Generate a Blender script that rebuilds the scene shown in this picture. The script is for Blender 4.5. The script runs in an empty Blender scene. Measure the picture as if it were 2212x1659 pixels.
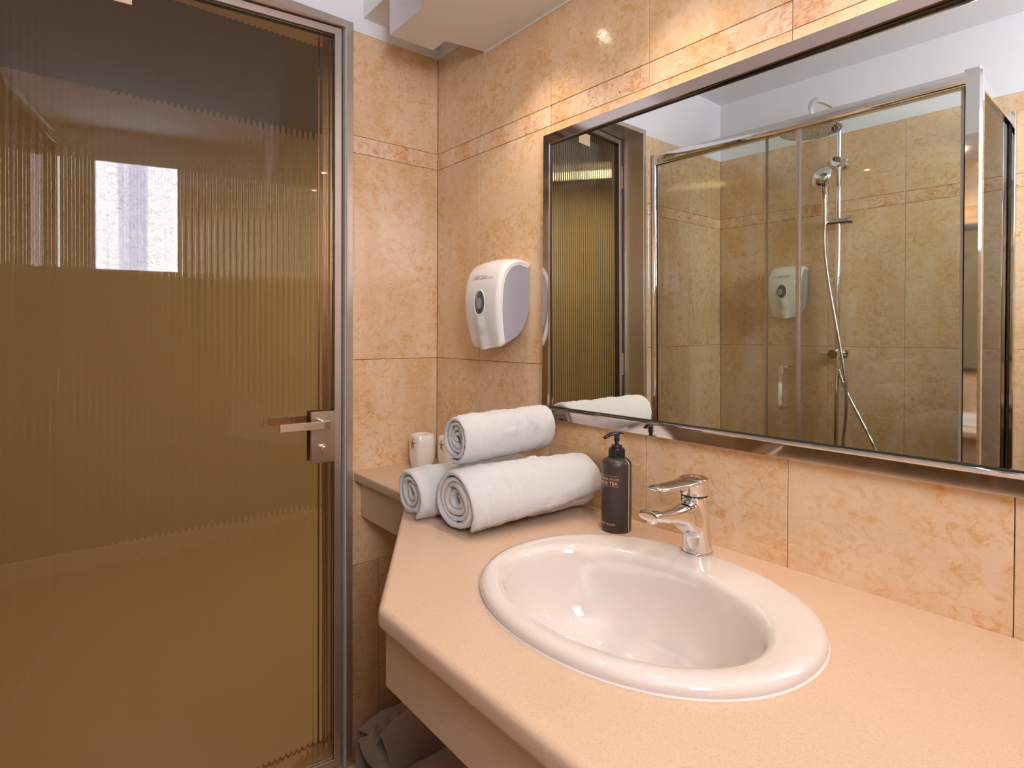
import bpy, bmesh, math, random
from mathutils import Vector, Matrix, noise

random.seed(7)
PI = math.pi
S = bpy.context.scene
COL = S.collection

# ------------------------------------------------------------------ camera, world, exposure
cam_d = bpy.data.cameras.new('camera'); cam = bpy.data.objects.new('camera', cam_d); COL.objects.link(cam)
F = Vector((-0.77038748, 0.63748227, -0.0109313)); R = Vector((0.63747373, 0.77045776, 0.00470013)); U = Vector((-0.01141836, 0.0033475, 0.99992921))
cam.matrix_world = Matrix(((R.x, U.x, -F.x, 1.59119674), (R.y, U.y, -F.y, -1.00444433), (R.z, U.z, -F.z, 1.25148347), (0, 0, 0, 1)))
cam_d.sensor_width = 36; cam_d.lens = 1254.4908/2212*36
cam_d.shift_y = -93.8441/2212
cam_d.clip_start = .02
S.camera = cam
S.view_settings.view_transform = 'Standard'; S.view_settings.look = 'None'
S.view_settings.exposure = 0.36; S.view_settings.gamma = 1.0
S.view_settings.use_curve_mapping = False
W = bpy.data.worlds.new('world'); S.world = W; W.use_nodes = True
W.node_tree.nodes['Background'].inputs[0].default_value = (.55, .68, .9, 1)
W.node_tree.nodes['Background'].inputs[1].default_value = 1.0

SPOT_W = 6.7
SPOT_COL = (1.0, .80, .62)
WIN_E = 34.0
HALL_W = 12.0

# ------------------------------------------------------------------ node helpers
def mat(name, base=(.8, .8, .8), rough=.5, metal=0, spec=.5, trans=0, ior=1.5, coat=0, emit=None, estr=0, sheen=0):
    m = bpy.data.materials.new(name); m.use_nodes = True
    b = m.node_tree.nodes['Principled BSDF']
    b.inputs['Base Color'].default_value = (*base, 1); b.inputs['Roughness'].default_value = rough
    b.inputs['Metallic'].default_value = metal; b.inputs['Specular IOR Level'].default_value = spec
    b.inputs['Transmission Weight'].default_value = trans; b.inputs['IOR'].default_value = ior
    b.inputs['Coat Weight'].default_value = coat; b.inputs['Coat Roughness'].default_value = .05
    b.inputs['Sheen Weight'].default_value = sheen
    if emit:
        b.inputs['Emission Color'].default_value = (*emit, 1); b.inputs['Emission Strength'].default_value = estr
    return m
class N:
    def __init__(s, m): s.m = m; s.t = m.node_tree; s.b = s.t.nodes.get('Principled BSDF')
    def n(s, typ, **kw):
        o = s.t.nodes.new(typ)
        for k, v in kw.items():
            if hasattr(o, k): setattr(o, k, v)
            else: o.inputs[k.replace('_', ' ')].default_value = v
        return o
    def l(s, a, b): s.t.links.new(a, b)
    def coords(s, scale, rnd=True, kind='Object'):
        tc = s.n('ShaderNodeTexCoord'); mp = s.n('ShaderNodeMapping'); mp.inputs['Scale'].default_value = scale
        s.l(tc.outputs[kind], mp.inputs['Vector'])
        if rnd:
            oi = s.n('ShaderNodeObjectInfo'); mu = s.n('ShaderNodeMath', operation='MULTIPLY'); mu.inputs[1].default_value = 37.0
            s.l(oi.outputs['Random'], mu.inputs[0]); cb = s.n('ShaderNodeCombineXYZ')
            for i in range(3): s.l(mu.outputs[0], cb.inputs[i])
            s.l(cb.outputs[0], mp.inputs['Location'])
        return mp.outputs[0]
    def noise(s, vec, scale, detail=4, rough=.55, dist=0):
        o = s.n('ShaderNodeTexNoise'); o.inputs['Scale'].default_value = scale; o.inputs['Detail'].default_value = detail
        o.inputs['Roughness'].default_value = rough; o.inputs['Distortion'].default_value = dist
        s.l(vec, o.inputs['Vector']); return o.outputs['Fac']
    def ramp(s, fac, stops):
        o = s.n('ShaderNodeValToRGB'); e = o.color_ramp.elements
        while len(e) < len(stops): e.new(.5)
        for i, (p, c) in enumerate(stops): e[i].position = p; e[i].color = (*c, 1)
        s.l(fac, o.inputs[0]); return o.outputs[0]
    def mix(s, fac, a, b, mode='MIX'):
        o = s.n('ShaderNodeMix', data_type='RGBA', blend_type=mode)
        for sock, v in ((o.inputs[0], fac), (o.inputs[6], a), (o.inputs[7], b)):
            if hasattr(v, 'is_output'): s.l(v, sock)
            elif isinstance(v, (int, float)): sock.default_value = v
            else: sock.default_value = (*v, 1)
        return o.outputs[2]
    def bump(s, h, strength=.2, dist=.001):
        o = s.n('ShaderNodeBump'); o.inputs['Strength'].default_value = strength; o.inputs['Distance'].default_value = dist
        s.l(h, o.inputs['Height']); s.l(o.outputs[0], s.b.inputs['Normal']); return o

def tile_mat(name, light, mid, dark, contrast=1.0, pits=False, rough=.12, bstr=.25, sc=1.0):
    m = mat(name, mid, rough, spec=.5); k = N(m)
    v = k.coords((1, 1, .38)); v2 = k.coords((1, 1, 1))
    big = k.noise(v, 7*sc, 5, .62, .6)
    fine = k.noise(k.coords((.5, 1, 1)), 120*sc, 4, .65, 1.0)
    med = k.noise(v2, 42*sc, 5, .7, .9)
    c1 = k.ramp(big, [(.36, mid), (.60, light)])
    f1 = k.ramp(med, [(.47, (0, 0, 0)), (.62, (contrast,)*3)])
    msk = k.ramp(k.noise(k.coords((1, 1, .5)), 9*sc, 3, .6), [(.36, (.22,)*3), (.60, (.95,)*3)])
    f1 = k.mix(1.0, f1, msk, 'MULTIPLY')
    c2 = k.mix(f1, c1, dark)
    f2 = k.ramp(fine, [(.48, (0, 0, 0)), (.60, (.55,)*3)])
    c3 = k.mix(f2, c2, light)
    if pits:
        vo = k.n('ShaderNodeTexVoronoi'); vo.inputs['Scale'].default_value = 34; k.l(v2, vo.inputs['Vector'])
        pm = k.ramp(vo.outputs['Distance'], [(.055, (1, 1, 1)), (.09, (0, 0, 0))])
        c3 = k.mix(pm, c3, (.22, .09, .03))
    k.l(c3, k.b.inputs['Base Color'])
    k.bump(fine, bstr, .0006)
    return m

M = {}
M['tile'] = tile_mat('beige_travertine_tile', (.81, .605, .40), (.72, .46, .24), (.69, .37, .125), 1.0, bstr=.45, rough=.07)
M['border'] = tile_mat('mottled_border_tile', (.86, .66, .47), (.72, .40, .18), (.60, .24, .07), 1.0, pits=True, sc=1.1, rough=.09)
M['brown'] = tile_mat('brown_travertine_tile', (.68, .43, .25), (.60, .33, .13), (.48, .23, .06), .6, pits=True, rough=.2)
M['grout'] = mat('grout', (.66, .48, .32), .9)
M['plaster'] = mat('white_plaster', (.86, .86, .88), .85)
k = N(M['plaster']); k.bump(k.noise(k.coords((1, 1, 1), False), 60, 5, .7), .12, .002)
M['soffit'] = mat('soffit_paint', (.84, .83, .82), .8)
M['counter'] = mat('cream_composite_stone', (.66, .465, .32), .28); k = N(M['counter'])
sp = k.noise(k.coords((1, 1, 1), False), 420, 3, .7)
k.l(k.ramp(sp, [(.30, (.51, .34, .22)), (.42, (.66, .465, .32)), (.75, (.70, .50, .355))]), k.b.inputs['Base Color'])
M['ceramic'] = mat('white_glazed_ceramic', (.74, .665, .61), .06, coat=.6)
M['cupceramic'] = mat('cream_glazed_ceramic', (.84, .78, .70), .16, coat=.3)
M['gold'] = mat('antique_gold', (.45, .28, .08), .35, metal=.8)
M['chrome'] = mat('chrome', (.80, .80, .81), .045, metal=1)
M['brushed'] = mat('brushed_steel', (.74, .70, .66), .17, metal=1); k = N(M['brushed'])
k.bump(k.noise(k.coords((300, 300, 2), False), 3, 2, .5), .04, .0005)
M['frame_metal'] = mat('polished_frame_steel', (.68, .61, .57), .08, metal=1); k = N(M['frame_metal'])
k.bump(k.noise(k.coords((1, 1, 1), False), 9, 2, .5), .10, .0012)
M['alu'] = mat('anodised_aluminium', (.68, .60, .54), .33, metal=.88)
M['handle_metal'] = mat('satin_handle_metal', (.80, .68, .58), .28, metal=1)
M['black'] = mat('black_seal', (.02, .02, .02), .6)
M['mirror'] = mat('mirror_glass', (.91, .95, .91), .0, metal=1)
M['white_plastic'] = mat('white_gloss_plastic', (.88, .85, .82), .22)
M['grey_plastic'] = mat('grey_plastic', (.40, .38, .44), .4)
M['dark_glossy'] = mat('dark_glossy_window', (.10, .10, .12), .05, coat=.5)
M['bottle'] = mat('black_brown_bottle', (.045, .032, .028), .33)
M['pump'] = mat('black_pump_plastic', (.018, .016, .015), .18)
M['gold_print'] = mat('copper_print', (.75, .42, .22), .4, metal=.3)
M['grey_print'] = mat('grey_print', (.45, .38, .35), .5)
M['pale_strip'] = mat('pale_strip', (.62, .56, .55), .4)
M['tape'] = mat('beige_sticker', (.80, .62, .40), .6)
M['caulk'] = mat('white_sealant', (.85, .78, .72), .5)
M['wood'] = mat('dark_wood', (.16, .07, .03), .35)
M['hall'] = mat('hall_paint', (.62, .54, .41), .8)
M['hall_floor'] = mat('hall_floor_tile', (.60, .47, .33), .35)
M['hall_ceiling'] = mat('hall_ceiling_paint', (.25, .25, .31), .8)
M['tray'] = mat('white_acrylic', (.85, .85, .85), .2)
M['rubber'] = mat('silicone_nozzle', (.75, .80, .85), .4)
M['seal'] = mat('clear_vinyl_seal', (.62, .60, .58), .25)
# terry towels
def terry(name, c, bs, sc=900):
    m = mat(name, c, .95, sheen=.35, spec=.1); k = N(m); v = k.coords((1, 1, 1), False)
    a = k.noise(v, sc, 2, .6); b = k.noise(v, 160, 3, .6)
    mu = k.n('ShaderNodeMath', operation='ADD'); k.l(a, mu.inputs[0]); k.l(b, mu.inputs[1])
    k.bump(mu.outputs[0], bs, .004); return m
M['terry'] = terry('white_terry', (.93, .905, .89), .9)
M['terry_grey'] = terry('grey_brown_terry', (.46, .33, .255), .8)
# chrome hose with ribs
M['hose'] = mat('metal_hose', (.60, .60, .60), .25, metal=1)
# door glass: bronze tinted, ribs are modelled on its far face
M['bronze_glass'] = mat('bronze_ribbed_glass', (.79, .655, .465), .02, trans=1, ior=1.38)
# clear shower glass: thin pane, tinted see-through with fresnel reflection
g = bpy.data.materials.new('shower_glass'); g.use_nodes = True; k = N(g)
for nd in list(g.node_tree.nodes):
    if nd.type != 'OUTPUT_MATERIAL': g.node_tree.nodes.remove(nd)
tr = k.n('ShaderNodeBsdfTransparent'); tr.inputs[0].default_value = (.965, .98, .95, 1)
gl = k.n('ShaderNodeBsdfGlossy'); gl.inputs['Roughness'].default_value = 0
fr = k.n('ShaderNodeFresnel'); fr.inputs[0].default_value = 1.45
mx = k.n('ShaderNodeMixShader'); k.l(fr.outputs[0], mx.inputs[0]); k.l(tr.outputs[0], mx.inputs[1]); k.l(gl.outputs[0], mx.inputs[2])
k.l(mx.outputs[0], g.node_tree.nodes['Material Output'].inputs[0]); M['glass'] = g
# backlit obscure window glass
m = mat('obscure_window_glass', (.8, .85, .9), .2); k = N(m); M['window'] = m
v = k.coords((14, 14, 52), False); a = k.noise(v, 2.4, 5, .7, 2.2)
vs = k.coords((20, 20, .4), False); st = k.noise(vs, .5, 1, .5)
ca = k.ramp(a, [(.34, (.34, .36, .43)), (.60, (.95, .96, 1.0))])
cs = k.ramp(st, [(.40, (.55, .58, .72)), (.50, (1, 1, 1))])
k.l(k.mix(1.0, ca, cs, 'MULTIPLY'), k.b.inputs['Emission Color']); k.b.inputs['Emission Strength'].default_value = WIN_E
M['lens'] = mat('lamp_lens', (1, .9, .8), .3, emit=(1, .82, .62), estr=30)
M['lamp_trim'] = mat('white_lamp_trim', (.9, .85, .8), .3)

# ------------------------------------------------------------------ mesh helpers
class MB:
    def __init__(s): s.v = []; s.f = []
    def add(s, vs, fs):
        b = len(s.v); s.v += [tuple(p) for p in vs]; s.f += [tuple(b+i for i in f) for f in fs]; return s
    def box(s, x0, x1, y0, y1, z0, z1):
        return s.add([(x0, y0, z0), (x1, y0, z0), (x1, y1, z0), (x0, y1, z0), (x0, y0, z1), (x1, y0, z1), (x1, y1, z1), (x0, y1, z1)],
                     [(3, 2, 1, 0), (4, 5, 6, 7), (0, 1, 5, 4), (1, 2, 6, 5), (2, 3, 7, 6), (3, 0, 4, 7)])
    def loft(s, rings, cap=True, closed=True):
        n = len(rings[0]); vs = [p for r in rings for p in r]; fs = []
        for i in range(len(rings)-1):
            for j in range(n if closed else n-1):
                a = i*n+j; b = i*n+(j+1) % n; fs.append((a, b, b+n, a+n))
        if cap: fs += [tuple(reversed(range(n))), tuple(range((len(rings)-1)*n, len(rings)*n))]
        return s.add(vs, fs)
    def lathe(s, prof, cx=0, cy=0, n=32, sx=1, sy=1, cap=True):
        return s.loft([[(cx+r*sx*math.cos(2*PI*j/n), cy+r*sy*math.sin(2*PI*j/n), z) for j in range(n)] for r, z in prof], cap)
    def prism(s, poly, z0, z1):
        return s.loft([[(x, y, z0) for x, y in poly], [(x, y, z1) for x, y in poly]])
    def tube(s, pts, r, n=12, cap=True):
        pts = [Vector(p) for p in pts]; rings = []; prev = None
        for i, p in enumerate(pts):
            t = (pts[min(i+1, len(pts)-1)]-pts[max(i-1, 0)]).normalized()
            if prev is None:
                a = Vector((0, 0, 1)) if abs(t.z) < .9 else Vector((1, 0, 0)); x = t.cross(a).normalized()
            else: x = (prev - t*prev.dot(t)).normalized()
            prev = x; y = t.cross(x); rr = r(i/(len(pts)-1)) if callable(r) else r
            rings.append([p+x*rr*math.cos(2*PI*j/n)+y*rr*math.sin(2*PI*j/n) for j in range(n)])
        return s.loft(rings, cap)
    def mesh(s, name, angle=32, xf=None):
        me = bpy.data.meshes.new(name); vs = s.v if xf is None else [xf @ Vector(p) for p in s.v]
        me.from_pydata([tuple(p) for p in vs], [], s.f); bm = bmesh.new(); bm.from_mesh(me)
        bmesh.ops.recalc_face_normals(bm, faces=bm.faces)
        for f in bm.faces: f.smooth = True
        if angle < 180:
            a = math.radians(angle)
            for e in bm.edges:
                if len(e.link_faces) == 2 and e.calc_face_angle(0) > a: e.smooth = False
        bm.to_mesh(me); bm.free(); return me
    def obj(s, name, m, parent=None, angle=32, xf=None, bevel=0, seg=2):
        me = s.mesh(name, angle, xf)
        if bevel:
            bm = bmesh.new(); bm.from_mesh(me)
            es = [e for e in bm.edges if len(e.link_faces) == 2 and e.calc_face_angle(0) > math.radians(28)]
            bmesh.ops.bevel(bm, geom=es, offset=bevel, segments=seg, affect='EDGES', profile=.5, clamp_overlap=True)
            for f in bm.faces: f.smooth = True
            for e in bm.edges: e.smooth = not (len(e.link_faces) == 2 and e.calc_face_angle(0) > math.radians(20))
            bm.to_mesh(me); bm.free()
        o = bpy.data.objects.new(name, me); COL.objects.link(o); me.materials.append(m if not isinstance(m, str) else M[m])
        if parent: o.parent = parent
        return o
def empty(name, label=None, cat=None, group=None, kind=None):
    o = bpy.data.objects.new(name, None); COL.objects.link(o); o.empty_display_size = .05
    return tag(o, label, cat, group, kind)
def tag(o, label=None, cat=None, group=None, kind=None):
    if label: o['label'] = label
    if cat: o['category'] = cat
    if group: o['group'] = group
    if kind: o['kind'] = kind
    return o
def place(root, loc):
    """move an Empty to the base of its thing without moving its parts (they are built in world space)"""
    loc = Vector(loc); root.location = loc
    for c in root.children: c.location = c.location - loc
def curve_pts(ctrl, n=60):
    """Catmull-Rom through control points"""
    P = [Vector(c) for c in ctrl]; P = [P[0]*2-P[1]]+P+[P[-1]*2-P[-2]]; out = []
    segs = len(P)-3
    for i in range(n+1):
        t = i/n*segs; k_ = min(int(t), segs-1); t -= k_
        a, b, c, d = P[k_:k_+4]
        out.append(.5*((2*b)+(c-a)*t+(2*a-5*b+4*c-d)*t*t+(3*b-a-3*c+d)*t**3))
    return out
def sell(cx, cy, a, b, n, z, N_=48, rot=0, ph=0):
    out = []
    for j in range(N_):
        t = 2*PI*j/N_+ph; c, s_ = math.cos(t), math.sin(t)
        x = a*math.copysign(abs(c)**(2/n), c); y = b*math.copysign(abs(s_)**(2/n), s_)
        out.append((cx+x*math.cos(rot)-y*math.sin(rot), cy+x*math.sin(rot)+y*math.cos(rot), z))
    return out
def text_mesh(txt, size, fn, name, m, parent, shear=0, align='CENTER', ext=.0001, spacing=1.0, offset=0, grid=0):
    cu = bpy.data.curves.new('txt', 'FONT'); cu.body = txt; cu.size = size; cu.shear = shear; cu.align_x = align
    cu.space_character = spacing; cu.extrude = ext; cu.offset = offset; cu.resolution_u = 4
    t = bpy.data.objects.new('txt', cu); COL.objects.link(t); bpy.context.view_layer.update()
    dg = bpy.context.evaluated_depsgraph_get(); me = bpy.data.meshes.new_from_object(t.evaluated_get(dg))
    bpy.data.objects.remove(t)
    for v in me.vertices: v.co = fn(v.co)
    me.name = name; me.materials.clear(); me.materials.append(M[m])
    o = bpy.data.objects.new(name, me); COL.objects.link(o); o.parent = parent
    return o
def bake(o):
    bpy.context.view_layer.update(); dg = bpy.context.evaluated_depsgraph_get()
    me = bpy.data.meshes.new_from_object(o.evaluated_get(dg)); o.modifiers.clear(); o.data = me; return o

# ------------------------------------------------------------------ the setting
XR, YF, ZC = 2.30, -1.84, 2.415          # right wall, front (shower) wall, ceiling
Z0, Z1, Z2, Z3, ZT = .575, 1.175, 1.775, 1.825, 2.125
JX = .2254
G = .0012
_tm = {}
def tile(wall, u0, u1, z0, z1, m, parent):
    """one ceramic tile, its own object; local x = along the wall, local -y = out of the wall"""
    w = u1-u0-G; h = z1-z0-G
    if w < .012 or h < .012: return
    key = (round(w, 3), round(h, 3), m)
    if key not in _tm:
        c = .0008; a, b = w/2, h/2; t = .008
        vs = [(-a, t, -b), (a, t, -b), (a, t, b), (-a, t, b), (-a, c, -b), (a, c, -b), (a, c, b), (-a, c, b),
              (-a+c, 0, -b+c), (a-c, 0, -b+c), (a-c, 0, b-c), (-a+c, 0, b-c)]
        fs = [(4, 5, 9, 8), (5, 6, 10, 9), (6, 7, 11, 10), (7, 4, 8, 11), (8, 9, 10, 11), (0, 1, 5, 4), (1, 2, 6, 5), (2, 3, 7, 6), (3, 0, 4, 7), (3, 2, 1, 0)]
        me = bpy.data.meshes.new('tile'); me.from_pydata(vs, [], fs); me.materials.append(M[m]); _tm[key] = me
    o = bpy.data.objects.new('border_tile' if m == 'border' else 'tile', _tm[key]); COL.objects.link(o)
    u = (u0+u1)/2; z = (z0+z1)/2; j = (random.random()-.5)*.0002
    if wall == 'back': o.location = (u, j, z)
    elif wall == 'front': o.location = (u, YF-j, z); o.rotation_euler.z = PI
    elif wall == 'left': o.location = (-j, u, z); o.rotation_euler.z = PI/2      # faces +x
    elif wall == 'right': o.location = (XR+j, u, z); o.rotation_euler.z = -PI/2
    o.parent = parent
def rows(wall, u0, u1, joint, parent, skip=None):
    bands = [(0, Z0, 'brown'), (Z0, Z1, 'tile'), (Z1, Z2, 'tile'), (Z2, Z3, 'border'), (Z3, ZT, 'tile')]
    ks = [u0]; x = joint
    while x > u0: x -= .3
    x += .3
    while x < u1-.004:
        if x > u0+.004: ks.append(x)
        x += .3
    ks.append(u1)
    for a, b in zip(ks, ks[1:]):
        for z0, z1, m in bands:
            if skip:
                for (sa, sb, sz0, sz1) in skip(a, b, z0, z1): tile(wall, sa, sb, sz0, sz1, m, parent)
            else: tile(wall, a, b, z0, z1, m, parent)

T = .008
wb = MB().box(-.25, XR+.15, T, .15, 0, ZT).box(-.25, XR+.15, .0006, .15, ZT, ZC+.1).obj('wall_back', 'grout', None, bevel=0); tag(wb, kind='structure')
wb.data.materials.append(M['plaster'])
for p in wb.data.polygons:
    if p.center.z > ZT+.001: p.material_index = 1
rows('back', 0, XR, JX, wb)
wf = MB().box(-.25, XR+.15, YF-.15, YF-T, 0, ZT).box(-.25, XR+.15, YF-.15, YF-.0006, ZT, ZC+.1).obj('wall_front', 'grout'); tag(wf, kind='structure')
wf.data.materials.append(M['plaster'])
for p in wf.data.polygons:
    if p.center.z > ZT+.001: p.material_index = 1
rows('front', 0, XR, JX, wf)
# left wall with the door opening
DY0, DY1, DZ = -1.168, -.2955, 2.137
wl = MB()
wl.box(-.15, -T, DY1, T, 0, ZT).box(-.15, -T, YF-T, DY0, 0, ZT)
wl.box(-.15, -.0006, DY1, 0, ZT, ZC+.1).box(-.15, -.0006, YF, DY0, ZT, ZC+.1).box(-.15, -.0006, DY0, DY1, DZ, ZC+.1)
wl = wl.obj('wall_left', 'grout'); tag(wl, kind='structure'); wl.data.materials.append(M['plaster'])
for p in wl.data.polygons:
    if p.center.z > ZT+.001: p.material_index = 1
for z0, z1, m in [(Z0, Z1, 'tile'), (Z1, Z2, 'tile'), (Z2, Z3, 'border'), (Z3, ZT, 'tile')]: tile('left', DY1, 0, z0, z1, m, wl)
tile('left', DY1, -.203, 0, Z0, 'brown', wl); tile('left', -.203, 0, 0, Z0, 'brown', wl)
rows('left', YF, DY0, -1.54, wl)
# right wall with the window opening
WY0, WY1, WZ0, WZ1 = -1.325, -.884, 1.597, 2.249
wr = MB()
wr.box(XR+T, XR+.15, YF, 0, 0, WZ0).box(XR+T, XR+.15, YF, WY0, WZ0, ZT).box(XR+T, XR+.15, WY1, 0, WZ0, ZT)
wr.box(XR+.0006, XR+.15, YF, WY0, ZT, ZC+.1).box(XR+.0006, XR+.15, WY1, 0, ZT, ZC+.1).box(XR+.0006, XR+.15, WY0, WY1, WZ1, ZC+.1)
wr = wr.obj('wall_right', 'grout'); tag(wr, kind='structure'); wr.data.materials.append(M['plaster'])
for p in wr.data.polygons:
    if p.center.z > ZT+.001: p.material_index = 1
def cut(a, b, z0, z1):
    out = []
    a2, b2, c2, d2 = WY0, WY1, WZ0, WZ1
    if b <= a2+.001 or a >= b2-.001 or z1 <= c2 or z0 >= d2: return [(a, b, z0, z1)]
    if z0 < c2: out.append((a, b, z0, c2))
    zz0, zz1 = max(z0, c2), min(z1, d2)
    if a < a2: out.append((a, a2, zz0, zz1))
    if b > b2: out.append((b2, b, zz0, zz1))
    return out
rows('right', YF, 0, -.3, wr, cut)
win = MB()
for bx in [(WY0, WY0+.018, WZ0, WZ1), (WY1-.018, WY1, WZ0, WZ1), (WY0, WY1, WZ0, WZ0+.018), (WY0, WY1, WZ1-.018, WZ1)]:
    win.box(XR-.004, XR+.11, bx[0], bx[1], bx[2], bx[3])
win = win.obj('window_1', mat('white_window_frame', (.85, .85, .86), .35)); tag(win, kind='structure')
MB().box(XR+.004, XR+.010, WY0+.018, WY1-.018, WZ0+.018, WZ1-.018).obj('window_pane', 'window', win)

fl = MB().box(-.15, XR+.15, YF-.15, .15, -.12, -T).obj('floor', 'grout'); tag(fl, kind='structure')
ftm = {}
x = -.08
while x < XR:
    y = -1.85
    while y < 0:
        x0, x1, y0, y1 = max(x, 0), min(x+.33, XR), max(y, YF), min(y+.33, 0)
        if x1-x0 > .02 and y1-y0 > .02:
            key = (round(x1-x0, 3), round(y1-y0, 3))
            if key not in ftm:
                a, b = key[0]/2-.001, key[1]/2-.001
                me = MB().loft([[(-a, -b, -T), (a, -b, -T), (a, b, -T), (-a, b, -T)], [(-a, -b, -.001), (a, -b, -.001), (a, b, -.001), (-a, b, -.001)],
                                [(-a+.001, -b+.001, 0), (a-.001, -b+.001, 0), (a-.001, b-.001, 0), (-a+.001, b-.001, 0)]]).mesh('tile')
                me.materials.append(M['brown_floor'] if 'brown_floor' in M else M.setdefault('brown_floor', tile_mat('floor_travertine_tile', (.66, .45, .27), (.56, .34, .16), (.48, .25, .10), .5, rough=.25)))
                ftm[key] = me
            o = bpy.data.objects.new('tile', ftm[key]); COL.objects.link(o); o.location = ((x0+x1)/2, (y0+y1)/2, 0); o.parent = fl
        y += .33
    x += .33
ce = MB().box(-.15, XR+.15, YF-.15, .15, ZC, ZC+.12).obj('ceiling', 'plaster'); tag(ce, kind='structure')
# boxed-in soffit over the mirror: upper block and the lower slab with its corner notch
so = MB().box(0, XR, -.2555, 0, 2.170, ZC)
so.prism([(.159, -.2545), (.162, -.120), (.176, -.1195), (.226, -.122), (.231, -.114), (.251, 0), (XR, 0), (XR, -.42), (.60, -.417), (.325, -.2545)], 2.060, 2.172)
so.prism([(.325, -.2556), (.60, -.417), (XR, -.42), (XR, -.2556)], 2.1721, ZC)
so = so.obj('ceiling_soffit', 'soffit'); tag(so, kind='structure')
sb = MB().prism([(.251, -.0035), (XR, -.0035), (XR, -.0003), (.251, -.0003)], 2.0545, 2.0600).obj('trim_1', 'caulk'); tag(sb, kind='structure')

# corridor behind the door
h = MB().box(-2.2, -.15, -3.2, 1.6, -.12, 0).obj('floor_corridor', 'hall_floor'); tag(h, kind='structure')
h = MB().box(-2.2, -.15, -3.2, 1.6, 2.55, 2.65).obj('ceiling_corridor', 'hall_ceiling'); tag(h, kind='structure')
h = MB().box(-2.32, -2.2, -3.2, 1.6, 0, 2.55).obj('wall_corridor_far', 'hall'); tag(h, kind='structure')
h = MB().box(-2.2, -.15, 1.6, 1.7, 0, 2.55).box(-2.2, -.15, -3.3, -3.2, 0, 2.55).obj('wall_corridor_ends', 'hall'); tag(h, kind='structure')
h = MB().box(-.16, -.15, -3.2, YF-.15, 0, 2.55).box(-.16, -.15, .15, 1.6, 0, 2.55).box(-.17, -.151, YF-.15, DY0, 0, 2.55).box(-.17, -.151, DY1, .15, 0, 2.55).box(-.17, -.151, DY0, DY1, DZ, 2.55).obj('wall_corridor_near', 'hall'); tag(h, kind='structure')
h = MB().box(-2.2, -2.185, -3.2, 1.6, 0, .10).obj('baseboard_corridor', mat('pale_baseboard', (.75, .66, .55), .5)); tag(h, kind='structure')

# ------------------------------------------------------------------ door
TH = math.radians(7)
LX = Matrix.Translation(Vector((0, -.321, 0))) @ Matrix.Rotation(-TH, 4, 'Z')   # local: -y runs from latch to hinge, +x faces the room
def L(b): return [LX @ Vector(p) for p in b.v]
door = empty('door_1', kind='structure')
df = MB()
FY0, FY1, FZ = -1.173, -.291, 2.1414
for (a, b) in ((FY0, FY0+.020), (FY1-.020, FY1)):
    df.box(-.155, .012, a, b, 0, FZ)
df.box(-.155, .012, FY0+.020, FY1-.020, FZ-.020, FZ)
df.box(-.155, -.140, FY0+.02, FY0+.034, 0, FZ-.02).box(-.155, -.140, FY1-.034, FY1-.02, 0, FZ-.02)
df.obj('door_frame', 'alu', door, bevel=.0012, seg=1)
MB().box(-.012, .0085, FY1-.0225, FY1-.0201, 0, FZ-.02).obj('pale_jamb_strip', mat('pale_green_strip', (.55, .60, .55), .4), door)  # pale greenish strip on the latch jamb, beside the leaf gap
LW, LT, LZ = .828, .038, 2.118
lf = MB()
lf.box(-LT, 0, -.0195, 0, .008, LZ).box(-LT, 0, -LW, -LW+.0195, .008, LZ).box(-LT, 0, -LW+.0195, -.0195, LZ-.0195, LZ).box(-LT, 0, -LW+.0195, -.0195, .008, .030)
lf.obj('leaf_frame', 'alu', door, xf=LX, bevel=.001, seg=1)
gk = MB()
for a in (-.0215, -LW+.0195): gk.box(-.030, -.004, a, a+.002, .030, LZ-.0195)
gk.box(-.030, -.004, -LW+.0215, -.0215, LZ-.0215, LZ-.0195)
gk.obj('glazing_gasket', 'black', door, xf=LX)
# ribbed glass pane: smooth towards the room, half-round ribs on the far face
ya, yb = -.0217, -LW+.0217; nr = 54; RIB = .0007; pitch = (ya-yb)/nr; poly = [(-.006, ya), (-.006, yb)]
back = []
for i in range(nr*8+1):
    t = i/8; y = yb+(ya-yb)*i/(nr*8)
    back.append((-.0120+RIB*math.cos(2*PI*t), y))
gp = MB().prism(poly+back, .031, LZ-.0218).obj('glass_pane', 'bronze_glass', door, angle=60, xf=LX)
# handle set
pl = MB().box(-.001, .009, -.0862, -.0205, .889, 1.032).obj('lock_plate', 'handle_metal', door, xf=LX, bevel=.0008, seg=1)
lv = MB().box(.009, .055, -.062, -.046, .990, 1.010).box(.045, .055, -.1768, -.046, .9895, 1.0105).obj('lever_handle', 'handle_metal', pl, xf=LX, bevel=.0008, seg=1)
tk = MB()
def ydisc(mb, y, z, r, x0, x1, sy=1, sz=1, n=24):
    mb.loft([[(x, y+r*sy*math.cos(2*PI*j/n), z+r*sz*math.sin(2*PI*j/n)) for j in range(n)] for x in (x0, x1)])
ydisc(tk, -.054, .932, .0085, .009, .014); ydisc(tk, -.054, .922, .006, .009, .022, .8, 1.6); ydisc(tk, -.0555, .926, .0072, .020, .032, .75, 1.75)
tk.obj('thumb_turn', 'handle_metal', pl, xf=LX, bevel=.0008)
bp = MB().box(-.049, -.039, -.0862, -.0205, .889, 1.032).box(-.095, -.049, -.062, -.046, .990, 1.010).box(-.095, -.085, -.185, -.046, .9895, 1.0105)
bp.obj('outer_handle', 'handle_metal', door, xf=LX)
MB().box(-.0059, -.0053, -.582, -.500, 2.034, 2.082).obj('sticker', 'tape', door, xf=LX)
for z in (.25, 1.1, 1.95):
    MB().box(-.035, .004, -LW-.006, -LW+.001, z-.05, z+.05).obj('hinge', 'alu', door, xf=LX)

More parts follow.
